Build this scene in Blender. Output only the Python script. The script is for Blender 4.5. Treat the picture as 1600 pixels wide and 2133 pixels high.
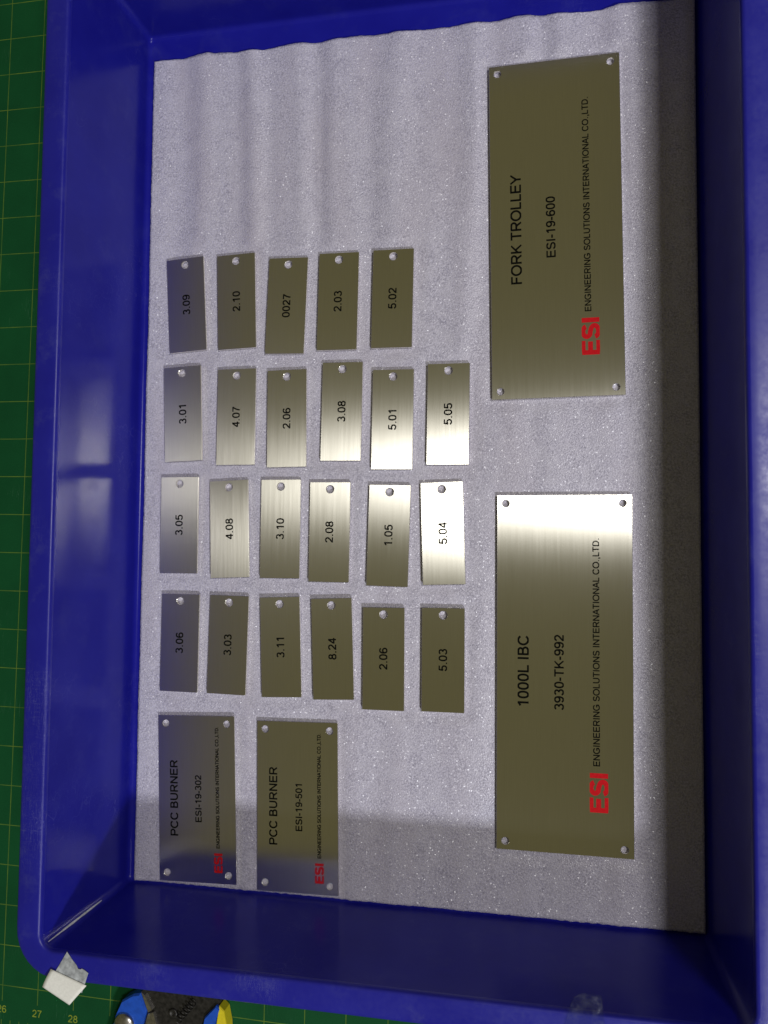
import bpy, bmesh, math, random
from mathutils import Matrix, Vector, noise as mnoise

for o in list(bpy.data.objects):
    bpy.data.objects.remove(o, do_unlink=True)
SC = bpy.context.scene
COL = SC.collection
MM = 0.001
random.seed(7)

# ------------------------------------------------------------------ camera
CAM_R = ((0.97991736, 0.00922479, -0.19919055),
         (0.00192265, 0.99844582, 0.05569786),
         (0.19939478, -0.05496227, 0.97837665))
CAM_H = 0.4836235
cam = bpy.data.cameras.new('camera')
cam.sensor_fit = 'HORIZONTAL'
cam.sensor_width = 36.0
cam.lens = 1720.0 / 1600.0 * 36.0
cam.clip_start = 0.01
cam.clip_end = 50.0
camo = bpy.data.objects.new('camera', cam)
COL.objects.link(camo)
m = Matrix(CAM_R).transposed().to_4x4()
m.translation = Vector((0, 0, CAM_H))
camo.matrix_world = m
SC.camera = camo

# ------------------------------------------------------------------ world and lamps
W = bpy.data.worlds.new('World')
SC.world = W
W.use_nodes = True
bg = W.node_tree.nodes['Background']
bg.inputs[0].default_value = (0.093, 0.084, 0.041, 1)
bg.inputs[1].default_value = 1.0


def area_lamp(name, loc, sx, sy, power, color):
    """ceiling fixture facing straight down, long side across the tray"""
    L = bpy.data.lights.new(name, 'AREA')
    L.shape = 'RECTANGLE'
    L.size, L.size_y = sx, sy
    L.energy = power
    L.color = color
    o = bpy.data.objects.new(name, L)
    COL.objects.link(o)
    o.location = loc
    return o


area_lamp('ceiling_lamp', (1.160, 0.310, 2.50), 0.50, 0.24, 28.0, (1.0, 0.98, 0.96))
area_lamp('ceiling_lamp', (1.380, -1.983, 2.50), 0.46, 0.26, 74.0, (0.96, 0.97, 1.0))

VS = SC.view_settings
VS.view_transform = 'Standard'
VS.look = 'None'
VS.exposure = 0.0
VS.gamma = 1.0
VS.use_curve_mapping = False


# ------------------------------------------------------------------ node helpers
class NT:
    def __init__(self, name):
        self.mat = bpy.data.materials.new(name)
        self.mat.use_nodes = True
        self.t = self.mat.node_tree
        self.b = self.t.nodes['Principled BSDF']
        self.out = self.t.nodes['Material Output']

    def n(self, typ, **kw):
        x = self.t.nodes.new(typ)
        for k, v in kw.items():
            setattr(x, k, v)
        return x

    def l(self, a, b):
        self.t.links.new(a, b)

    def val(self, sock, v):
        if hasattr(v, 'is_linked') or hasattr(v, 'links'):
            self.l(v, sock)
        else:
            sock.default_value = v

    def math(self, op, a, b=0.0, c=0.0, clamp=False):
        x = self.n('ShaderNodeMath', operation=op)
        x.use_clamp = clamp
        self.val(x.inputs[0], a)
        self.val(x.inputs[1], b)
        self.val(x.inputs[2], c)
        return x.outputs[0]

    def coords(self, scale=(1, 1, 1), rot=(0, 0, 0), loc=(0, 0, 0), src='Object'):
        tc = self.n('ShaderNodeTexCoord')
        mp = self.n('ShaderNodeMapping')
        mp.inputs['Location'].default_value = loc
        mp.inputs['Rotation'].default_value = rot
        mp.inputs['Scale'].default_value = scale
        self.l(tc.outputs[src], mp.inputs[0])
        return mp.outputs[0]

    def noise(self, vec, scale, detail=2.0, rough=0.5):
        x = self.n('ShaderNodeTexNoise')
        self.l(vec, x.inputs['Vector'])
        x.inputs['Scale'].default_value = scale
        x.inputs['Detail'].default_value = detail
        x.inputs['Roughness'].default_value = rough
        return x.outputs[0]

    def voro(self, vec, scale, feature='F1', out=0):
        x = self.n('ShaderNodeTexVoronoi', feature=feature)
        self.l(vec, x.inputs['Vector'])
        x.inputs['Scale'].default_value = scale
        return x.outputs[out]

    def ramp(self, fac, p0, p1, v0=0.0, v1=1.0):
        x = self.n('ShaderNodeMapRange')
        self.val(x.inputs[0], fac)
        for i, v in enumerate((p0, p1, v0, v1)):
            self.val(x.inputs[i + 1], v)
        return x.outputs[0]

    def mix(self, fac, a, b):
        x = self.n('ShaderNodeMix', data_type='RGBA')
        self.val(x.inputs[0], fac)
        for s, v in ((x.inputs[6], a), (x.inputs[7], b)):
            if isinstance(v, (tuple, list)):
                s.default_value = (*v, 1)
            else:
                self.l(v, s)
        return x.outputs[2]

    def bump(self, height, strength, dist, normal=None):
        x = self.n('ShaderNodeBump')
        x.inputs['Strength'].default_value = strength
        x.inputs['Distance'].default_value = dist
        self.l(height, x.inputs['Height'])
        if normal is not None:
            self.l(normal, x.inputs['Normal'])
        return x.outputs[0]

    def set(self, **kw):
        for k, v in kw.items():
            k = k.replace('_', ' ')
            s = self.b.inputs[k]
            if isinstance(v, (tuple, list)) and len(v) == 3:
                s.default_value = (*v, 1)
            else:
                self.val(s, v)


# ------------------------------------------------------------------ materials
def mat_steel():
    k = NT('brushed_steel')
    oi = k.n('ShaderNodeObjectInfo')
    tc = k.n('ShaderNodeTexCoord')
    off = k.n('ShaderNodeVectorMath', operation='SCALE')
    comb = k.n('ShaderNodeCombineXYZ')
    k.l(oi.outputs['Random'], comb.inputs[0])
    k.l(oi.outputs['Random'], comb.inputs[1])
    k.l(comb.outputs[0], off.inputs[0])
    off.inputs['Scale'].default_value = 3.0
    add = k.n('ShaderNodeVectorMath', operation='ADD')
    k.l(tc.outputs['Object'], add.inputs[0])
    k.l(off.outputs[0], add.inputs[1])

    def mp(s):
        x = k.n('ShaderNodeMapping')
        x.inputs['Scale'].default_value = s
        k.l(add.outputs[0], x.inputs[0])
        return x.outputs[0]
    fine = k.noise(mp((2600, 45, 1)), 1.0, 3.0, 0.6)
    mid = k.noise(mp((520, 18, 1)), 1.0, 2.0, 0.6)
    soft = k.noise(mp((28, 16, 1)), 1.0, 2.0, 0.5)
    smudge = k.noise(mp((700, 14, 1)), 1.0, 2.0, 0.5)
    streak = k.math('ADD', k.math('MULTIPLY', fine, 0.85), k.math('MULTIPLY', mid, 0.15))
    fac = k.ramp(streak, 0.32, 0.68)
    col = k.mix(fac, (0.88, 0.855, 0.76), (0.94, 0.915, 0.82))
    k.set(Base_Color=col, Metallic=1.0, Roughness=k.ramp(k.math('ADD', k.math('MULTIPLY', streak, 0.5), k.math('MULTIPLY', smudge, 0.6)), 0.45, 0.95, 0.285, 0.305),
          Anisotropic=0.97)
    tg = k.n('ShaderNodeTangent', direction_type='UV_MAP')
    tg.uv_map = 'UVMap'
    k.l(tg.outputs[0], k.b.inputs['Tangent'])
    b1 = k.bump(soft, 0.02, 0.0004)
    b2 = k.bump(streak, 0.03, 0.00003, b1)
    k.l(b2, k.b.inputs['Normal'])
    # most of the sheen is the tight, one-directional sheen of the brushing
    gl = k.n('ShaderNodeBsdfAnisotropic')
    gl.distribution = 'BECKMANN'
    k.l(col, gl.inputs['Color'])
    k.l(k.ramp(k.math('ADD', k.math('MULTIPLY', streak, 0.5), k.math('MULTIPLY', smudge, 0.6)), 0.45, 0.95, 0.275, 0.295), gl.inputs['Roughness'])
    gl.inputs['Anisotropy'].default_value = -0.68
    k.l(tg.outputs[0], gl.inputs['Tangent'])
    k.l(b2, gl.inputs['Normal'])
    mx = k.n('ShaderNodeMixShader')
    mx.inputs[0].default_value = 0.75
    k.l(k.b.outputs[0], mx.inputs[1])
    k.l(gl.outputs[0], mx.inputs[2])
    k.l(mx.outputs[0], k.out.inputs[0])
    return k.mat


def mat_plain(name, color, rough=0.5, metallic=0.0, spec=0.5, grain=0.06, gscale=900):
    k = NT(name)
    v = k.coords()
    f = k.noise(v, gscale, 3.0, 0.6)
    a = tuple(c * (1 - grain * 2) for c in color)
    b = tuple(min(1, c * (1 + grain * 2)) for c in color)
    k.set(Base_Color=k.mix(k.ramp(f, 0.3, 0.7), a, b), Roughness=rough, Metallic=metallic)
    k.b.inputs['Specular IOR Level'].default_value = spec
    k.l(k.bump(f, 0.12, 0.0002), k.b.inputs['Normal'])
    return k.mat


def mat_foam():
    k = NT('polyethylene_foam')
    v = k.coords()
    cell = k.voro(v, 1150)            # bubbles a little under 1 mm
    cell2 = k.voro(v, 520)
    grain = k.noise(v, 1000, 2.0, 0.7)
    blot = k.noise(v, 110, 3.0, 0.6)
    big = k.noise(k.coords((38, 7, 1)), 1.0, 2.0, 0.5)
    g = k.ramp(grain, 0.34, 0.66)
    col = k.mix(g, (0.36, 0.343, 0.435), (0.71, 0.68, 0.805))
    col = k.mix(k.ramp(blot, 0.38, 0.68, 0.0, 0.6), col, (0.63, 0.605, 0.71))
    col = k.mix(k.ramp(big, 0.45, 0.75, 0.0, 0.45), col, (0.50, 0.455, 0.53))
    k.set(Base_Color=col, Roughness=k.ramp(grain, 0.3, 0.7, 0.16, 0.42))
    k.b.inputs['Specular IOR Level'].default_value = 0.3
    # each bubble wall is a little flat mirror at its own angle
    vc = k.voro(k.coords(), 1700, out=1)
    sub = k.n('ShaderNodeVectorMath', operation='SUBTRACT')
    k.l(vc, sub.inputs[0])
    sub.inputs[1].default_value = (0.5, 0.5, 0.5)
    scl = k.n('ShaderNodeVectorMath', operation='SCALE')
    k.l(sub.outputs[0], scl.inputs[0])
    scl.inputs['Scale'].default_value = 1.0
    geo = k.n('ShaderNodeNewGeometry')
    ad = k.n('ShaderNodeVectorMath', operation='ADD')
    k.l(geo.outputs['Normal'], ad.inputs[0])
    k.l(scl.outputs[0], ad.inputs[1])
    nz = k.n('ShaderNodeVectorMath', operation='NORMALIZE')
    k.l(ad.outputs[0], nz.inputs[0])
    k.set(Coat_Weight=0.36, Coat_Roughness=0.2, Coat_IOR=1.5)
    k.l(nz.outputs[0], k.b.inputs['Coat Normal'])
    h = k.math('ADD', cell, k.math('MULTIPLY', cell2, 0.15))
    k.l(k.bump(h, 0.45, 0.0005), k.b.inputs['Normal'])
    return k.mat


def mat_tray(name, rim=False):
    k = NT(name)
    v = k.coords()
    cloud = k.noise(v, 22, 4.0, 0.6)
    fine = k.noise(v, 420, 3.0, 0.6)
    base = k.mix(k.ramp(cloud, 0.3, 0.7), (0.011, 0.011, 0.27), (0.015, 0.016, 0.32))
    # thin random scratches: narrow ridges of stretched noise
    s1 = k.noise(k.coords((60, 900, 60), (0, 0, 0.25)), 1.0, 2.0, 0.5)
    s2 = k.noise(k.coords((900, 50, 50), (0, 0, -0.12)), 1.0, 2.0, 0.5)
    s3 = k.noise(k.coords((500, 120, 300), (0, 0, 0.9)), 1.0, 2.0, 0.5)

    def ridge(x, w):
        return k.ramp(k.math('ABSOLUTE', k.math('SUBTRACT', x, 0.5)), 0.0, w, 1.0, 0.0)
    scr = k.math('MAXIMUM', k.math('MAXIMUM', ridge(s1, 0.008), ridge(s2, 0.008)), ridge(s3, 0.008))
    where = k.noise(v, 16, 2.0, 0.6)
    scr = k.math('MULTIPLY', scr, k.ramp(where, 0.52, 0.70))
    dust_n = k.noise(k.coords((55, 55, 55)), 1.0, 5.0, 0.7)
    if rim:
        dust = k.ramp(dust_n, 0.55, 0.80, 0.0, 0.09)
        rough = k.ramp(k.math('ADD', k.math('MULTIPLY', cloud, 0.6), k.math('MULTIPLY', fine, 0.4)), 0.35, 0.65, 0.28, 0.45)
    else:
        dust = k.ramp(dust_n, 0.52, 0.80, 0.0, 0.035)
        rough = k.ramp(cloud, 0.3, 0.7, 0.17, 0.26)
    col = k.mix(dust, base, (0.33, 0.36, 0.40))
    col = k.mix(k.math('MULTIPLY', scr, 0.35 if rim else 0.16), col, (0.22, 0.23, 0.55))
    k.set(Base_Color=col, Roughness=rough)
    k.b.inputs['Specular IOR Level'].default_value = 0.5 if rim else 0.18
    hb = k.math('ADD', k.math('MULTIPLY', fine, 0.25), k.math('MULTIPLY', scr, -1.0 if rim else -0.4))
    wav = k.noise(k.coords((14, 5, 20)), 1.0, 1.0, 0.4)
    n1 = k.bump(wav, 0.35, 0.0016)
    k.l(k.bump(hb, 0.30 if rim else 0.08, 0.0003, n1), k.b.inputs['Normal'])
    return k.mat


def mat_mat():
    """green cutting mat with printed inch grid, in the object's own millimetres / 1000"""
    k = NT('cutting_mat_green')
    tc = k.n('ShaderNodeTexCoord')
    sp = k.n('ShaderNodeSeparateXYZ')
    k.l(tc.outputs['Object'], sp.inputs[0])
    x, y = sp.outputs[0], sp.outputs[1]
    U = 0.0254

    def line(c, unit, w):
        fr = k.math('FRACT', k.math('ADD', k.math('DIVIDE', c, unit), 100.5))
        dd = k.math('MULTIPLY', k.math('ABSOLUTE', k.math('SUBTRACT', fr, 0.5)), unit)
        return k.ramp(dd, w * 0.6, w * 1.2, 1.0, 0.0)
    v = k.coords()
    wob = k.math('MULTIPLY', k.math('SUBTRACT', k.noise(v, 60, 1.0), 0.5), 0.0002)
    x2 = k.math('ADD', x, wob)
    y2 = k.math('ADD', y, wob)
    lx = line(x2, U, 0.00024)
    ly = line(y2, U, 0.00024)
    inside = k.math('GREATER_THAN', y, -18.0 * U - 0.0098)
    lx = k.math('MULTIPLY', lx, inside)
    ly = k.math('MULTIPLY', ly, k.math('GREATER_THAN', y, -18.3 * U))
    tick = k.math('MULTIPLY', line(x2, U / 4, 0.0002), k.math('LESS_THAN', y, -18.0 * U - 0.0215))
    g = k.math('MAXIMUM', k.math('MAXIMUM', lx, ly), tick)
    wear = k.noise(v, 45, 4.0, 0.7)
    g = k.math('MULTIPLY', g, k.ramp(wear, 0.3, 0.62, 0.25, 0.85))
    cl = k.noise(v, 18, 4.0, 0.6)
    fine = k.noise(v, 1300, 2.0, 0.6)
    base = k.mix(k.ramp(cl, 0.3, 0.7), (0.003, 0.054, 0.016), (0.005, 0.076, 0.022))
    base = k.mix(k.ramp(fine, 0.35, 0.75, 0.0, 0.25), base, (0.012, 0.13, 0.04))
    s1 = k.noise(k.coords((500, 26, 1), (0, 0, 0.5)), 1.0, 2.0, 0.5)
    sc = k.ramp(k.math('ABSOLUTE', k.math('SUBTRACT', s1, 0.5)), 0.0, 0.006, 1.0, 0.0)
    sc = k.math('MULTIPLY', sc, k.ramp(k.noise(v, 24, 2.0), 0.55, 0.7, 0.0, 0.3))
    base = k.mix(sc, base, (0.20, 0.42, 0.28))
    k.set(Base_Color=k.mix(g, base, (0.17, 0.26, 0.03)), Roughness=0.65)
    k.b.inputs['Specular IOR Level'].default_value = 0.15
    k.l(k.bump(fine, 0.15, 0.0002), k.b.inputs['Normal'])
    return k.mat


def mat_clear():
    k = NT('clear_tape')
    tr = k.n('ShaderNodeBsdfTransparent')
    tr.inputs[0].default_value = (0.90, 0.92, 0.95, 1)
    mx = k.n('ShaderNodeMixShader')
    v = k.coords()
    f = k.noise(v, 260, 3.0, 0.6)
    k.val(mx.inputs[0], k.ramp(f, 0.45, 0.75, 0.01, 0.05))
    k.set(Base_Color=(0.40, 0.42, 0.46), Roughness=0.25)
    k.l(k.bump(f, 0.4, 0.0006), k.b.inputs['Normal'])
    k.l(tr.outputs[0], mx.inputs[1])
    k.l(k.b.outputs[0], mx.inputs[2])
    k.l(mx.outputs[0], k.out.inputs[0])
    return k.mat


M = {
    'steel': mat_steel(),
    'foam': mat_foam(),
    'tray': mat_tray('blue_plastic'),
    'rim': mat_tray('blue_plastic_scuffed', True),
    'mat': mat_mat(),
    'clear': mat_clear(),
    'glint': mat_plain('painted_glint_pale', (0.62, 0.62, 0.72), 0.35, grain=0.15, gscale=700),  # pale colour for the reflection line painted into the tray corner
    'ink': mat_plain('black_etch_ink', (0.005, 0.005, 0.004), 0.9, spec=0.04),
    'red': mat_plain('red_etch_ink', (0.58, 0.012, 0.018), 0.85, spec=0.05),
    'print': mat_plain('yellow_mat_print', (0.24, 0.31, 0.03), 0.7, spec=0.2),
    'paper': mat_plain('white_tape_paper', (0.90, 0.89, 0.84), 0.75, spec=0.2, grain=0.03),
    'greytape': mat_plain('grey_masking_tape', (0.40, 0.42, 0.44), 0.6, spec=0.3, grain=0.22, gscale=260),
    'tblue': mat_plain('blue_tool_plastic', (0.012, 0.085, 0.52), 0.4, grain=0.08, gscale=300),
    'tblack': mat_plain('black_oxide_steel', (0.030, 0.028, 0.025), 0.42, 0.4, grain=0.3, gscale=400),
    'tsteel': mat_plain('bright_tool_steel', (0.55, 0.53, 0.50), 0.32, 1.0, grain=0.15, gscale=500),
    'tyellow': mat_plain('yellow_tool_rubber', (0.75, 0.62, 0.015), 0.5, grain=0.05),
}


# ------------------------------------------------------------------ object helpers
def link(name, me, mat, parent=None):
    o = bpy.data.objects.new(name, me)
    COL.objects.link(o)
    if mat is not None:
        me.materials.append(mat)
    if parent is not None:
        o.parent = parent
    return o


def empty(name, loc=(0, 0, 0), rot=(0, 0, 0)):
    o = bpy.data.objects.new(name, None)
    o.empty_display_size = 0.01
    o.location = loc
    o.rotation_euler = rot
    COL.objects.link(o)
    return o


def tag(o, label, cat, group=None):
    o['label'] = label
    o['category'] = cat
    if group:
        o['group'] = group


def mesh_of(name, verts, faces, smooth=False):
    me = bpy.data.meshes.new(name)
    me.from_pydata([(x * MM, y * MM, z * MM) for x, y, z in verts], [], faces)
    me.update()
    if smooth:
        for p in me.polygons:
            p.use_smooth = True
    return me


def fix_normals(me):
    bm = bmesh.new()
    bm.from_mesh(me)
    bmesh.ops.recalc_face_normals(bm, faces=bm.faces)
    bm.to_mesh(me)
    bm.free()


def prism(name, poly, z0, z1, bev=0.4):
    """extruded outline with a chamfered top edge"""
    n = len(poly)
    cx = sum(p[0] for p in poly) / n
    cy = sum(p[1] for p in poly) / n

    def ins(p, d):
        v = Vector((cx - p[0], cy - p[1]))
        L = max(v.length, 1e-6)
        return (p[0] + v.x / L * d, p[1] + v.y / L * d)
    V = [(x, y, z0) for x, y in poly] + [(x, y, z1 - bev) for x, y in poly] + [(*ins(p, bev), z1) for p in poly]
    F = [list(range(n))[::-1], [2 * n + i for i in range(n)]]
    for r in (0, 1):
        for i in range(n):
            j = (i + 1) % n
            F.append([r * n + i, r * n + j, (r + 1) * n + j, (r + 1) * n + i])
    me = mesh_of(name, V, F)
    fix_normals(me)
    return me


def lathe(name, prof, seg=24, c=(0, 0)):
    V, F = [], []
    for r, z in prof:
        for i in range(seg):
            a = 2 * math.pi * i / seg
            V.append((c[0] + r * math.cos(a), c[1] + r * math.sin(a), z))
    for k in range(len(prof) - 1):
        for i in range(seg):
            j = (i + 1) % seg
            F.append([k * seg + i, k * seg + j, (k + 1) * seg + j, (k + 1) * seg + i])
    F.append([(len(prof) - 1) * seg + i for i in range(seg)])
    me = mesh_of(name, V, F, True)
    fix_normals(me)
    return me


# ------------------------------------------------------------------ lettering: plain grotesque drawn as strokes
def arc(cx, cy, rx, ry, a0, a1, n=18, p=2.0):
    out = []
    for i in range(n + 1):
        a = math.radians(a0 + (a1 - a0) * i / n)
        c, s = math.cos(a), math.sin(a)
        out.append((cx + rx * math.copysign(abs(c) ** (2 / p), c), cy + ry * math.copysign(abs(s) ** (2 / p), s)))
    return out


def glyphs():
    g = {}
    g['0'] = (.777, [arc(.388, .5, .262, .445, 0, 360, 36, 2.25)])
    g['1'] = (.777, [[(.46, 0), (.46, 1.0)], [(.17, .745), (.30, .81), (.40, .89), (.455, .985)]])
    g['2'] = (.777, [arc(.375, .69, .255, .25, 172, -28, 20) + [(.50, .44), (.28, .25), (.16, .13), (.12, .06)], [(.06, .06), (.70, .06)]])
    g['3'] = (.777, [arc(.365, .73, .235, .215, 160, -85, 20), arc(.375, .29, .265, .235, 88, -165, 22)])
    g['4'] = (.777, [[(.53, 0), (.53, 1.0)], [(.50, .93), (.09, .30)], [(.05, .285), (.73, .285)]])
    g['5'] = (.777, [[(.17, .94), (.68, .94)], [(.215, .95), (.135, .46)], arc(.375, .325, .272, .27, 142, -165, 26)])
    g['6'] = (.777, [arc(.395, .315, .262, .26, 0, 360, 30), arc(.40, .5, .285, .445, 38, 205, 24, 2.2)])
    g['7'] = (.777, [[(.07, .935), (.70, .935)], [(.665, .93), (.53, .74), (.42, .52), (.34, .27), (.30, 0)]])
    g['8'] = (.777, [arc(.388, .735, .22, .205, 0, 360, 28), arc(.388, .285, .265, .23, 0, 360, 28)])
    g['9'] = (.777, [arc(.380, .685, .262, .26, 0, 360, 30), arc(.375, .5, .285, .445, -142, 25, 24, 2.2)])
    g['.'] = (.388, [[(.194, 0), (.194, .135)]])
    g[','] = (.388, [[(.194, 0), (.194, .135)], [(.225, .01), (.205, -.09), (.14, -.16)]])
    g['-'] = (.465, [[(.045, .365), (.42, .365)]])
    g[' '] = (.388, [])
    g['A'] = (.93, [[(.055, 0), (.465, .99)], [(.465, .99), (.875, 0)], [(.20, .345), (.73, .345)]])
    g['B'] = (.93, [[(.165, 0), (.165, 1)], [(.165, .94), (.48, .94)] + arc(.48, .735, .235, .205, 90, -90, 14) + [(.165, .53)],
                    [(.40, .53), (.50, .53)] + arc(.51, .295, .27, .235, 90, -90, 16) + [(.165, .06)]])
    g['C'] = (1.008, [arc(.52, .5, .40, .445, 34, 326, 34)])
    g['D'] = (1.008, [[(.165, 0), (.165, 1)], [(.165, .94), (.44, .94)] + arc(.44, .5, .43, .44, 90, -90, 22) + [(.165, .06)]])
    g['E'] = (.93, [[(.17, 0), (.17, 1)], [(.17, .94), (.85, .94)], [(.17, .52), (.80, .52)], [(.17, .06), (.87, .06)]])
    g['F'] = (.853, [[(.17, 0), (.17, 1)], [(.17, .94), (.80, .94)], [(.17, .50), (.72, .50)]])
    g['G'] = (1.087, [arc(.55, .5, .43, .445, 36, 318, 34) + [(.935, .17)], [(.935, .11), (.935, .47)], [(.57, .455), (.99, .455)]])
    g['I'] = (.388, [[(.194, 0), (.194, 1)]])
    g['K'] = (.93, [[(.165, 0), (.165, 1)], [(.83, 1), (.17, .35)], [(.40, .57), (.865, 0)]])
    g['L'] = (.777, [[(.165, 0), (.165, 1)], [(.165, .06), (.735, .06)]])
    g['N'] = (1.008, [[(.165, 0), (.165, 1)], [(.165, .98), (.845, .02)], [(.845, 0), (.845, 1)]])
    g['O'] = (1.087, [arc(.543, .5, .445, .445, 0, 360, 36)])
    g['P'] = (.93, [[(.17, 0), (.17, 1)], [(.17, .94), (.53, .94)] + arc(.54, .695, .27, .245, 90, -90, 16) + [(.17, .45)]])
    g['R'] = (1.008, [[(.17, 0), (.17, 1)], [(.17, .94), (.56, .94)] + arc(.57, .705, .275, .235, 90, -90, 16) + [(.17, .47)],
                      [(.50, .47), (.62, .38), (.75, .20), (.88, 0)]])
    g['S'] = (.93, [arc(.455, .72, .295, .22, 12, 235, 20) + [(.46, .52)] + arc(.47, .28, .325, .22, 58, -172, 20)])
    g['T'] = (.853, [[(.03, .94), (.82, .94)], [(.427, 0), (.427, .95)]])
    g['U'] = (1.008, [[(.165, 1), (.165, .38)] + arc(.503, .38, .338, .32, 180, 360, 20) + [(.841, 1)]])
    g['Y'] = (.93, [[(.05, 1), (.465, .43)], [(.465, .43), (.88, 1)], [(.465, 0), (.465, .46)]])
    return g


GL = glyphs()


def ribbon(pts, w, z, V, F):
    closed = (abs(pts[0][0] - pts[-1][0]) + abs(pts[0][1] - pts[-1][1])) < 1e-6 and len(pts) > 3
    P = [Vector(p) for p in pts]
    if closed:
        P = P[:-1]
    Q = [P[0]]
    for p in P[1:]:
        if (p - Q[-1]).length > 1e-5:
            Q.append(p)
    P = Q
    n = len(P)
    b = len(V)
    for i in range(n):
        a = P[i] - P[i - 1] if (i > 0 or closed) else P[1] - P[0]
        c = P[(i + 1) % n] - P[i] if (i < n - 1 or closed) else P[-1] - P[-2]
        a, c = a.normalized(), c.normalized()
        t = (a + c)
        t = t.normalized() if t.length > 1e-6 else a
        nv = Vector((-t.y, t.x))
        s = min(1.6, 1.0 / max(0.3, nv.dot(Vector((-a.y, a.x)))))
        o = nv * (w / 2 * s)
        V.append((P[i].x + o.x, P[i].y + o.y, z))
        V.append((P[i].x - o.x, P[i].y - o.y, z))
    for i in range(n if closed else n - 1):
        j = (i + 1) % n
        F.append((b + 2 * i + 1, b + 2 * j + 1, b + 2 * j, b + 2 * i))


def text_width(s):
    return sum(GL[c][0] for c in s)


def lettering(name, s, cap, mat, parent, base, y0=None, y1=None, z=0.0, weight=.185, upright=False, center=0.0):
    """flat print; reads towards +y of the plate (or +x when upright). base = baseline position"""
    V, F = [], []
    x = 0.0
    adv = text_width(s)
    side = .11
    sx = cap
    if y0 is not None:
        sx = (y1 - y0) / (adv - 2 * side)
        start = y0 - side * sx
    else:
        start = center - adv * sx / 2
    for ch in s:
        a, strokes = GL[ch]
        for q, st in enumerate(strokes):
            vv, ff = [], []
            ribbon(st, weight, 0.0, vv, ff)
            b = len(V)
            for (px, py, pz) in vv:
                if ch != ',':
                    py = min(1.012, max(-0.012, py))
                u = start + (x + px) * sx
                w_ = py * cap
                zz = z + 0.03 + 0.006 * q
                V.append((u + 0, base + w_, zz) if upright else (base - w_, u, zz))
            F += [tuple(b + i for i in f) for f in ff]
        x += a
    me = mesh_of(name, V, F)
    for p in me.polygons:
        pass
    bm = bmesh.new()
    bm.from_mesh(me)
    for f in bm.faces:
        f.normal_update()
        if f.normal.z < 0:
            f.normal_flip()
    bm.to_mesh(me)
    bm.free()
    return link(name, me, mat, parent)


# ------------------------------------------------------------------ steel plates with drilled holes
def rect_loop(w, h, r, inset, seg=3):
    hw, hh = w / 2 - inset, h / 2 - inset
    rr = max(r - inset, 0.05)
    out = []
    for cx, cy, a0 in ((hw - rr, hh - rr, 0), (-hw + rr, hh - rr, 90), (-hw + rr, -hh + rr, 180), (hw - rr, -hh + rr, 270)):
        for i in range(seg + 1):
            a = math.radians(a0 + 90 * i / seg)
            out.append((cx + rr * math.cos(a), cy + rr * math.sin(a)))
    return out


def circ_loop(c, r, seg=24):
    return [(c[0] + r * math.cos(2 * math.pi * i / seg), c[1] + r * math.sin(2 * math.pi * i / seg)) for i in range(seg)]


def plate_mesh(name, w, h, t, holes, hr, corner=0.35, ch=0.14):
    bm = bmesh.new()

    def ring(pts, z):
        return [bm.verts.new((x * MM, y * MM, z * MM)) for x, y in pts]

    def skin(a, b):
        n = len(a)
        for i in range(n):
            j = (i + 1) % n
            bm.faces.new((a[i], a[j], b[j], b[i]))

    def stack(f_in):
        L = [ring(f_in(ch), t), ring(f_in(0), t - ch), ring(f_in(0), ch), ring(f_in(ch), 0)]
        for a, b in zip(L, L[1:]):
            skin(a, b)
        return L[0], L[-1]
    tops, bots = [], []
    a, b = stack(lambda i: rect_loop(w, h, corner, i))
    tops.append(a)
    bots.append(b)
    for c in holes:
        a, b = stack(lambda i, c=c: circ_loop(c, hr + i))
        tops.append(a)
        bots.append(b)
    for loops in (tops, bots):
        es = []
        for L in loops:
            for i in range(len(L)):
                e = bm.edges.get((L[i], L[(i + 1) % len(L)]))
                es.append(e)
        bmesh.ops.triangle_fill(bm, use_beauty=True, use_dissolve=False, edges=es)
    bmesh.ops.recalc_face_normals(bm, faces=bm.faces)
    uv = bm.loops.layers.uv.new('UVMap')
    for f in bm.faces:
        for l in f.loops:
            l[uv].uv = (l.vert.co.x * 10, l.vert.co.y * 10)
    me = bpy.data.meshes.new(name)
    bm.to_mesh(me)
    bm.free()
    me.materials.append(M['steel'])
    return me


# ================================================================== SETTING: cutting mat
gx, gy, ga = -343.786, 178.659, -0.011089
MAT_Z = -7.0
mat_root = empty('cutting_mat', (gx * MM, gy * MM, MAT_Z * MM), (0, 0, ga))
tag(mat_root, 'green cutting mat with yellow inch grid lying under the blue tray', 'cutting mat')
mw = [(-260, -620), (640, -620), (640, 320), (-260, 320)]
mo = link('sheet', prism('sheet', mw, -3.0, 0.0, 0.3), M['mat'], mat_root)
for i, s in enumerate(('26', '27', '28')):
    lettering('grid_number', s, 4.5, M['print'], mat_root, base=-(18.0 * 25.4) - 14.9 - 2.2, z=0.02, weight=.13,
              upright=True, center=25.4 * i)

# ================================================================== TRAY
FL, FR, FB, FT = -257.9, 81.2, -200.9, 338.7


def tray_loop(d, z, r, seg=8):
    x0, x1, y0, y1 = FL - d, FR + d, FB - d, FT + d
    out = []
    for cx, cy, a0 in ((x1 - r, y1 - r, 0), (x0 + r, y1 - r, 90), (x0 + r, y0 + r, 180), (x1 - r, y0 + r, 270)):
        for i in range(seg + 1):
            a = math.radians(a0 + 90 * i / seg)
            out.append((cx + r * math.cos(a), cy + r * math.sin(a), z))
    return out


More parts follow.
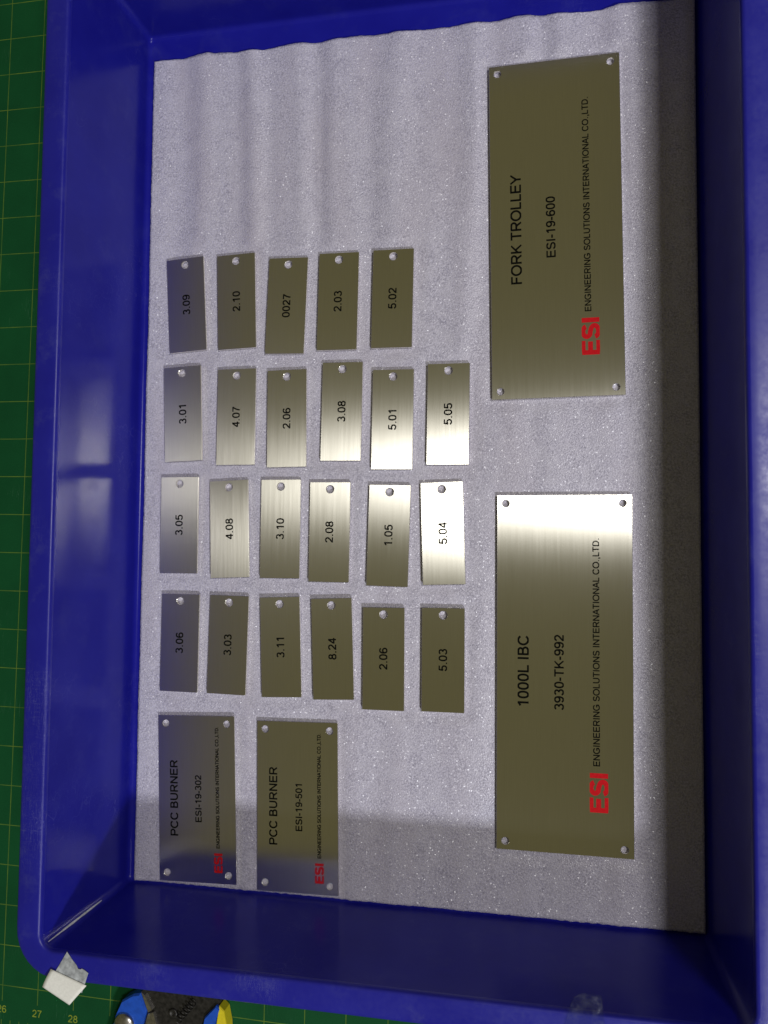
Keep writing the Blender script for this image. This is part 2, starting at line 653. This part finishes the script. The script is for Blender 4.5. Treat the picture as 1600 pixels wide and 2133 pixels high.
def loft(name, prof, cap_last=False, cap_first=False):
    V, F = [], []
    for d, z, r in prof:
        V += tray_loop(d, z, r)
    n = len(V) // len(prof)
    for k in range(len(prof) - 1):
        for i in range(n):
            j = (i + 1) % n
            F.append((k * n + i, k * n + j, (k + 1) * n + j, (k + 1) * n + i))
    if cap_last:
        F.append(tuple((len(prof) - 1) * n + i for i in range(n)))
    if cap_first:
        F.append(tuple(range(n))[::-1])
    me = mesh_of(name, V, F, True)
    fix_normals(me)
    return me


tray = empty('plastic_tray', ((FL + FR) / 2 * MM, (FB + FT) / 2 * MM, MAT_Z * MM))
tag(tray, 'deep blue plastic tray with glossy walls and scuffed rim, on the green mat', 'tray')
inv = Matrix.Translation((-(FL + FR) / 2 * MM, -(FB + FT) / 2 * MM, -MAT_Z * MM))
ZR = 82.45
# inside of the basin, from the rim's inner edge down to the floor, then the outer skin
IN = [(6.4, ZR - 3.0, 7.5), (5.9, 72, 6.4), (4.9, 58, 5.6), (3.3, 34, 4.8), (1.9, 13, 4.2), (1.35, 6.0, 4.0), (0.95, 3.6, 3.9)]
for i in range(1, 6):
    a = math.radians(90 * i / 5)
    IN.append((0.95 - 3.4 * (1 - math.cos(a)), 3.6 - 3.4 * math.sin(a) - 0.0, 3.8 - 1.6 * i / 5))
basin_in = loft('basin', IN + [(-8, 0.12, 2.0), (-40, 0.1, 2.0)], cap_last=True)
basin_in.transform(inv)
bo = link('basin', basin_in, M['tray'], tray)
OUT = [(-14, -3.2, 6), (-13, -7 + 0.05, 6), (-3, -7 + 0.05, 8), (2.6, -5.5, 9), (3.6, -2, 9), (9.2, 70, 13), (9.6, 76.5, 13.5)]
outer = loft('outer_shell', OUT, cap_first=True)
outer.transform(inv)
link('outer_shell', outer, M['tray'], tray)
RIM = [(6.4, ZR - 3.0, 7.5), (6.55, ZR - 1.9, 7.7), (6.95, ZR - 0.95, 8.2), (7.6, ZR - 0.35, 8.9), (8.6, ZR - 0.05, 10),
       (12, ZR - 0.02, 15), (16, ZR - 0.30, 19), (19.2, ZR - 0.66, 22), (20.6, ZR - 1.10, 23.4), (21.5, ZR - 2.0, 24.2), (21.9, ZR - 3.6, 24.6),
       (22.1, ZR - 7.0, 24.8), (22.2, ZR - 9.2, 25), (20.6, ZR - 9.3, 23.4), (20.0, ZR - 3.6, 22.8), (9.4, ZR - 3.4, 13.3)]
rim = loft('rim', RIM)
rim.transform(inv)
ro = link('rim', rim, M['rim'], tray)
# reflection painted as a pale sliver down the near left inner corner
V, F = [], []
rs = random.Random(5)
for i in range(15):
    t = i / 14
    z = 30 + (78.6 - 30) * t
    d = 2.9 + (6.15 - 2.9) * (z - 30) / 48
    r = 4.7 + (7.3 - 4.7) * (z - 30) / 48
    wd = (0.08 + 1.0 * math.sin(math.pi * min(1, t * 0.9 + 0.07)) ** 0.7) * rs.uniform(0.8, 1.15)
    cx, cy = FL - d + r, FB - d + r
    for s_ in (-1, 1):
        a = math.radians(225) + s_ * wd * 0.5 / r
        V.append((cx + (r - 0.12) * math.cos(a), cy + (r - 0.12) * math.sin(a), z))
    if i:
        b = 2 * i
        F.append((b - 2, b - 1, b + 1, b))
glint_me = mesh_of('painted_corner_glint', V, F, True)
fix_normals(glint_me)
glint_me.transform(inv)
glint_o = link('painted_corner_glint', glint_me, M['glint'], tray)
glint_o['label'] = 'pale painted-in reflection line down the inner corner'
for o in (c for c in tray.children if c.name != 'painted_corner_glint'):
    wn = o.modifiers.new('weighted', 'WEIGHTED_NORMAL')
    wn.weight = 80
    wn.keep_sharp = True

# ================================================================== FOAM SHEET
TAGS = [('3.09', -226.30, 158.45, 0.0570), ('2.10', -192.88, 158.84, 0.0328), ('0027', -160.16, 154.38, -0.0332),
        ('2.03', -127.48, 155.40, -0.0151), ('5.02', -93.65, 155.36, -0.0135),
        ('3.01', -227.12, 88.92, 0.0361), ('4.07', -191.65, 86.13, -0.0008), ('2.06', -158.85, 84.37, 0.0091),
        ('3.08', -124.30, 87.72, -0.0128), ('5.01', -93.00, 82.16, -0.0100), ('5.05', -59.73, 84.54, -0.0080),
        ('3.05', -227.88, 19.06, 0.0037), ('4.08', -194.52, 16.63, 0.0419), ('3.10', -161.84, 16.81, -0.0003),
        ('2.08', -130.95, 14.96, -0.0078), ('1.05', -94.79, 13.01, -0.0237), ('5.04', -62.44, 14.45, 0.0321),
        ('3.06', -225.83, -53.82, -0.0028), ('3.03', -194.22, -54.09, -0.0193), ('3.11', -160.44, -54.38, 0.0375),
        ('8.24', -128.17, -54.49, 0.0357), ('2.06', -97.18, -59.31, 0.0025), ('5.03', -61.99, -58.86, -0.0004)]
SMALL = [('302', -212.51, -147.84, 0.0335), ('501', -148.68, -148.48, 0.0179)]
BIG = [('fork', 2.26, 192.43, 0.0117), ('ibc', 6.40, -63.58, -0.0009)]
REST = 3.0     # height of the underside of the plates above the tray floor
FOOT = [(x, y, a, 12.5, 30) for _, x, y, a in TAGS] + [(x, y, a, 25, 50) for _, x, y, a in SMALL] + [(x, y, a, 37.5, 100) for _, x, y, a in BIG]


def foam_z(x, y):
    top = max(0.0, min(1.0, (y - 60) / 160.0))
    amp = 0.3 + 0.9 * top
    ph = 2.2 * mnoise.noise(Vector((x * 0.012, y * 0.004, 3.1)))
    w = math.sin(x * 2 * math.pi / 33.0 + ph * 1.6)
    w2 = math.sin(x * 2 * math.pi / 19.0 + ph * 2.4 + 1.0)
    lo = mnoise.noise(Vector((x * 0.02, y * 0.014, 0.7)))
    hi = mnoise.noise(Vector((x * 0.16, y * 0.12, 5.7)))
    z = 2.75 + amp * (0.75 * w + 0.25 * w2) + 0.7 * lo + 0.16 * hi
    # the plates press the soft foam flat beneath them
    for (px, py, a, hw, hh) in FOOT:
        dx, dy = x - px, y - py
        if abs(dx) > hw + 14 or abs(dy) > hh + 14:
            continue
        c, s = math.cos(a), math.sin(a)
        u, v = dx * c + dy * s, -dx * s + dy * c
        q = math.hypot(max(0, abs(u) - hw), max(0, abs(v) - hh))
        k = max(0.0, 1.0 - q / 9.0)
        k = k * k * (3 - 2 * k)
        flat = REST - 0.95 + 0.05 * hi
        z = z * (1 - k) + min(z, flat) * k
        if q < 1.5:
            z = min(z, REST - 0.12)
    return max(z, 1.5)


def build_foam():
    x0, x1, y0, y1 = -253.3, 80.4, -200.2, 321.8
    nx, ny = 256, 400
    V, F = [], []
    for j in range(ny + 1):
        for i in range(nx + 1):
            u, v = i / nx, j / ny
            x = x0 + (x1 - x0) * u
            y = y0 + (y1 - y0) * v
            if i == 0:
                x += 0.35 * mnoise.noise(Vector((0, y * 0.25, 1))) + 0.5 * mnoise.noise(Vector((0, y * 0.015, 4)))
            if j == ny:
                y += 0.5 * mnoise.noise(Vector((x * 0.22, 0, 2))) + 1.5 * mnoise.noise(Vector((x * 0.03, 0, 9)))
            if j == 0:
                y += 0.5 * mnoise.noise(Vector((x * 0.35, 0, 6)))
            V.append((x, y, foam_z(x, y)))
    W_ = nx + 1
    for j in range(ny):
        for i in range(nx):
            a = j * W_ + i
            F.append((a, a + 1, a + W_ + 1, a + W_))
    # cut edge of the sheet
    ring = [i for i in range(W_)] + [j * W_ + nx for j in range(1, ny + 1)] + [ny * W_ + i for i in range(nx - 1, -1, -1)] + [j * W_ for j in range(ny - 1, 0, -1)]
    b = len(V)
    for r in ring:
        x, y, z = V[r]
        V.append((x, y, max(0.25, z - 1.7)))
    n = len(ring)
    for i in range(n):
        j = (i + 1) % n
        F.append((ring[i], b + i, b + j, ring[j]))
    me = mesh_of('foam_sheet', V, F, True)
    return me


foam = link('foam_sheet', build_foam(), M['foam'])
tag(foam, 'sheet of pale grey bubbly packing foam lining the blue tray', 'foam sheet')

# ================================================================== NUMBER TAGS
tag_mesh = plate_mesh('plate', 25, 60, 1.9, [(0, 25.7)], 2.45)
TILT = {'4.08': (-1.5, 0.3), '5.04': (-0.9, 0.4), '3.05': (0.2, -0.6), '3.10': (-0.2, 0.3), '3.01': (0.3, -0.5), '3.06': (0.0, -0.6), '3.09': (0.2, -0.5)}
ORD = ['first', 'second', 'third', 'fourth', 'fifth', 'sixth']
ROWS = ['top', 'second', 'third', 'lowest']
rows = [0] * 5 + [1] * 6 + [2] * 6 + [3] * 6
rnd = random.Random(3)
for i, (s, x, y, a) in enumerate(TAGS):
    tx, ty = TILT.get(s, (rnd.uniform(-.15, .15), rnd.uniform(-.3, .3)))
    r = empty('number_tag', (x * MM, y * MM, (REST + 0.12 + 30 * abs(math.sin(math.radians(tx))) * 0.3) * MM),
              (math.radians(tx), math.radians(ty), a))
    if s == '2.06':
        lab = ('third tag from the left in the second row of steel tags, marked 2.06' if rows[i] == 1
               else 'fifth tag from the left in the lowest row of steel tags, marked 2.06')
    else:
        lab = '%s tag from the left in the %s row of steel tags, marked %s' % (ORD[i - rows.index(rows[i])], ROWS[rows[i]], s)
    tag(r, lab, 'tag', 'numbered steel tags laid out in rows on the foam')
    p = bpy.data.objects.new('plate', tag_mesh)
    COL.objects.link(p)
    p.parent = r
    lettering('number', s, 4.85, M['ink'], r, base=2.42, z=1.9, weight=.18, center=0.0)

# ================================================================== NAME PLATES
COMPANY = 'ENGINEERING SOLUTIONS INTERNATIONAL CO.,LTD.'
small_mesh = plate_mesh('plate', 50, 100, 1.2, [(-19.9, 45.1), (20.1, 45.1), (-19.9, -44.9), (20.1, -44.9)], 2.15)
big_mesh = plate_mesh('plate', 75, 200, 1.6, [(-32.5, 95.2), (32.4, 95.2), (-32.5, -95.3), (32.4, -95.3)], 2.1)
for (s, x, y, a), code, lab, tl in zip(SMALL, ('ESI-19-302', 'ESI-19-501'),
                                   ('medium steel name plate reading PCC BURNER 19-302, in the corner by the left wall',
                                    'medium steel name plate reading PCC BURNER 19-501, right of the corner plate'), ((0.3, -0.6), (0.1, 0.2))):
    r = empty('name_plate', (x * MM, y * MM, (REST + 0.12) * MM), (math.radians(tl[0]), math.radians(tl[1]), a))
    tag(r, lab, 'name plate', 'engraved steel name plates')
    p = bpy.data.objects.new('plate', small_mesh)
    COL.objects.link(p)
    p.parent = r
    lettering('title_lettering', 'PCC BURNER', 5.0, M['ink'], r, base=-12.4, z=1.2)
    lettering('code_lettering', code, 4.05, M['ink'], r, base=3.05, z=1.2)
    lettering('company_lettering', COMPANY, 2.2, M['ink'], r, base=14.6, y0=-29.0, y1=43.3, z=1.2, weight=.23)
    lettering('logo_lettering', 'ESI', 5.3, M['red'], r, base=16.2, y0=-43.2, y1=-32.3, z=1.2, weight=.27)
for (s, x, y, a), t1, code, lab, tl in zip(BIG, ('FORK TROLLEY', '1000L IBC'), ('ESI-19-600', '3930-TK-992'),
                                       ('large steel name plate reading FORK TROLLEY, with dull olive face',
                                        'large steel name plate reading 1000L IBC, with a bright glare across its top end'), ((0.0, 0.1), (0.15, 0.0))):
    r = empty('name_plate', (x * MM, y * MM, (REST + 0.12) * MM), (math.radians(tl[0]), math.radians(tl[1]), a))
    tag(r, lab, 'name plate', 'engraved steel name plates')
    p = bpy.data.objects.new('plate', big_mesh)
    COL.objects.link(p)
    p.parent = r
    lettering('title_lettering', t1, 6.2, M['ink'], r, base=-19.5, z=1.6)
    lettering('code_lettering', code, 5.2, M['ink'], r, base=-0.1, z=1.6)
    lettering('company_lettering', COMPANY, 3.6, M['ink'], r, base=19.4, y0=-50.8, y1=75.3, z=1.6, weight=.185)
    lettering('logo_lettering', 'ESI', 9.8, M['red'], r, base=23.75, y0=-75.4, y1=-55.2, z=1.6, weight=.27)


# ================================================================== TAPE ON THE RIM
def sheet_patch(name, quad, zf, nu, nv, th=0.12, edge=None):
    """thin curved sheet over a quad (four xy corners), zf(u,v) gives height"""
    A, B, C, D = [Vector(q) for q in quad]
    V, F = [], []
    for j in range(nv + 1):
        for i in range(nu + 1):
            u, v = i / nu, j / nv
            p = (A * (1 - u) + B * u) * (1 - v) + (D * (1 - u) + C * u) * v
            if edge:
                p = edge(p, u, v)
            V.append((p.x, p.y, zf(u, v)))
    n = len(V)
    V += [(x, y, z - th) for x, y, z in V]
    W_ = nu + 1
    for j in range(nv):
        for i in range(nu):
            a = j * W_ + i
            F.append((a, a + 1, a + W_ + 1, a + W_))
            F.append((n + a, n + a + W_, n + a + W_ + 1, n + a + 1))
    ring = [i for i in range(W_)] + [j * W_ + nu for j in range(1, nv + 1)] + [nv * W_ + i for i in range(nu - 1, -1, -1)] + [j * W_ for j in range(nv - 1, 0, -1)]
    for i in range(len(ring)):
        a, b = ring[i], ring[(i + 1) % len(ring)]
        F.append((a, n + a, n + b, b))
    return mesh_of(name, V, F, True)


tp = empty('tape_flag', (-248 * MM, -219 * MM, ZR * MM))
tag(tp, 'folded white and grey scrap of masking tape stuck on the tray rim corner', 'tape')
ti = Matrix.Translation((248 * MM, 219 * MM, -ZR * MM))


g1 = prism('adhered_strip', [(-255.6, -219.2), (-239.0, -226.6), (-235.7, -216.3), (-238.0, -214.9), (-239.4, -214.4), (-240.2, -214.9), (-241.6, -214.7),
                             (-242.6, -212.9), (-244.9, -210.6), (-248.2, -206.8), (-251.5, -212.4)], ZR + 0.05, ZR + 0.35, 0.04)
g1.transform(ti)
link('adhered_strip', g1, M['greytape'], tp)
g2 = sheet_patch('folded_end', [(-261.3, -225.6), (-245.4, -233.0), (-236.2, -222.4), (-256.9, -216.2)],
                 lambda u, v: ZR + 0.8 + 0.7 * math.sin(math.pi * min(1, v * 1.05)) + 0.3 * (1 - v), 10, 10, 0.12)
for p in g2.polygons:
    p.use_smooth = abs(p.normal.z) > 0.5
g2.transform(ti)
link('folded_end', g2, M['paper'], tp)

ct = sheet_patch('clear_tape', [(4.0, -216.5), (23.5, -214.5), (21.8, -198.4), (9.2, -197.2)],
                 lambda u, v: ZR + 0.55 + (3.2 * max(0, v - 0.45) ** 1.5 * (1.5 - u)) + 0.25 * math.sin(u * 9 + v * 3), 16, 16, 0.06,
                 lambda p, u, v: p + Vector((0, -2.6 * max(0.0, 0.35 - u) / 0.35)) * v)
cto = link('clear_tape', ct, M['clear'])
tag(cto, 'crumpled bit of clear sticky tape over the bottom rim edge', 'tape')

# ================================================================== HAND TOOL beside the tray
tool = empty('wire_stripper', (-230 * MM, -290 * MM, MAT_Z * MM))
tag(tool, 'black steel wire stripper with blue and yellow grips, poking out below the tray', 'hand tool')
tl = Matrix.Translation((230 * MM, 290 * MM, -MAT_Z * MM))


def tpart(name, me, mat, parent=None):
    me.transform(tl)
    return link(name, me, mat, parent or tool)


body = [(-246, -262), (-232, -259), (-206, -262), (-196, -267), (-198, -276), (-210, -284), (-222, -300), (-236, -310), (-248, -300), (-252, -282)]
tpart('body', prism('body', body, -6.6, 0.5, 0.8), M['tblack'])
blue = [(-243.0, -277.5), (-247.4, -267.6), (-252.0, -268.6), (-259.2, -273.0), (-263.0, -281.0), (-266, -292), (-276, -330), (-290, -390),
        (-276, -394), (-262, -335), (-252, -300), (-245.2, -286)]
tpart('grip', prism('grip', blue[::-1], -6.4, 3.4, 1.2), M['tblue'])
jaw = [(-247.0, -266.8), (-244.4, -268.6), (-239.6, -276.8), (-242.0, -278.6)]
tpart('jaw', prism('jaw', jaw[::-1], 0.5, 2.6, 0.3), M['tsteel'])
jaw2 = [(-242.4, -279.5), (-238.8, -278.4), (-236.0, -287.0), (-240.5, -292.0), (-244.6, -288)]
tpart('jaw', prism('jaw', jaw2[::-1], 0.5, 2.2, 0.3), M['tsteel'])
bolt = tpart('bolt', lathe('bolt', [(6.6, 3.0), (6.6, 4.2), (6.0, 5.0), (4.6, 5.8), (2.6, 6.3), (0.6, 6.45)], 28, (-257.0, -286.5)), M['tsteel'])
tpart('screw', lathe('screw', [(2.9, 0.4), (2.9, 1.1), (2.4, 1.5), (1.2, 1.5), (1.1, 0.9), (0.4, 0.9)], 20, (-226.5, -278.1)), M['tblack'])
# spring: coil lying across the body
V, F = [], []
turns, per, rad, wr = 6, 16, 2.0, 0.42
A = Vector((-222.5, -281.0, 2.2))
B = Vector((-212.0, -268.5, 2.2))
ax = (B - A).normalized()
e1 = Vector((0, 0, 1))
e2 = ax.cross(e1)
N = turns * per
for i in range(N + 1):
    t = i / N
    a = 2 * math.pi * turns * t
    rd = e1 * math.cos(a) + e2 * math.sin(a)
    c = A.lerp(B, t) + rd * rad
    for q in range(6):
        b = 2 * math.pi * q / 6
        p = c + rd * (wr * math.cos(b)) + ax * (wr * math.sin(b))
        V.append(tuple(p))
for i in range(N):
    for q in range(6):
        r = (q + 1) % 6
        F.append((i * 6 + q, i * 6 + r, (i + 1) * 6 + r, (i + 1) * 6 + q))
sm = mesh_of('spring', V, F, True)
fix_normals(sm)
tpart('spring', sm, M['tblack'])
blue2 = [(-206.5, -284.0), (-205.2, -277.0), (-198.2, -269.6), (-195.8, -270.8), (-198.0, -278.0), (-199.0, -290), (-196, -330), (-186, -390), (-198, -392), (-207, -330)]
tpart('grip', prism('grip', blue2[::-1], -6.4, 3.0, 0.9), M['tblue'])
yel = [(-196.2, -269.6), (-193.0, -272.3), (-191.0, -281.0), (-188, -330), (-180, -388), (-185.6, -389), (-195.5, -330), (-198.6, -290), (-197.6, -279.0)]
tpart('grip_inlay', prism('grip_inlay', yel[::-1], -6.2, 2.4, 0.7), M['tyellow'])
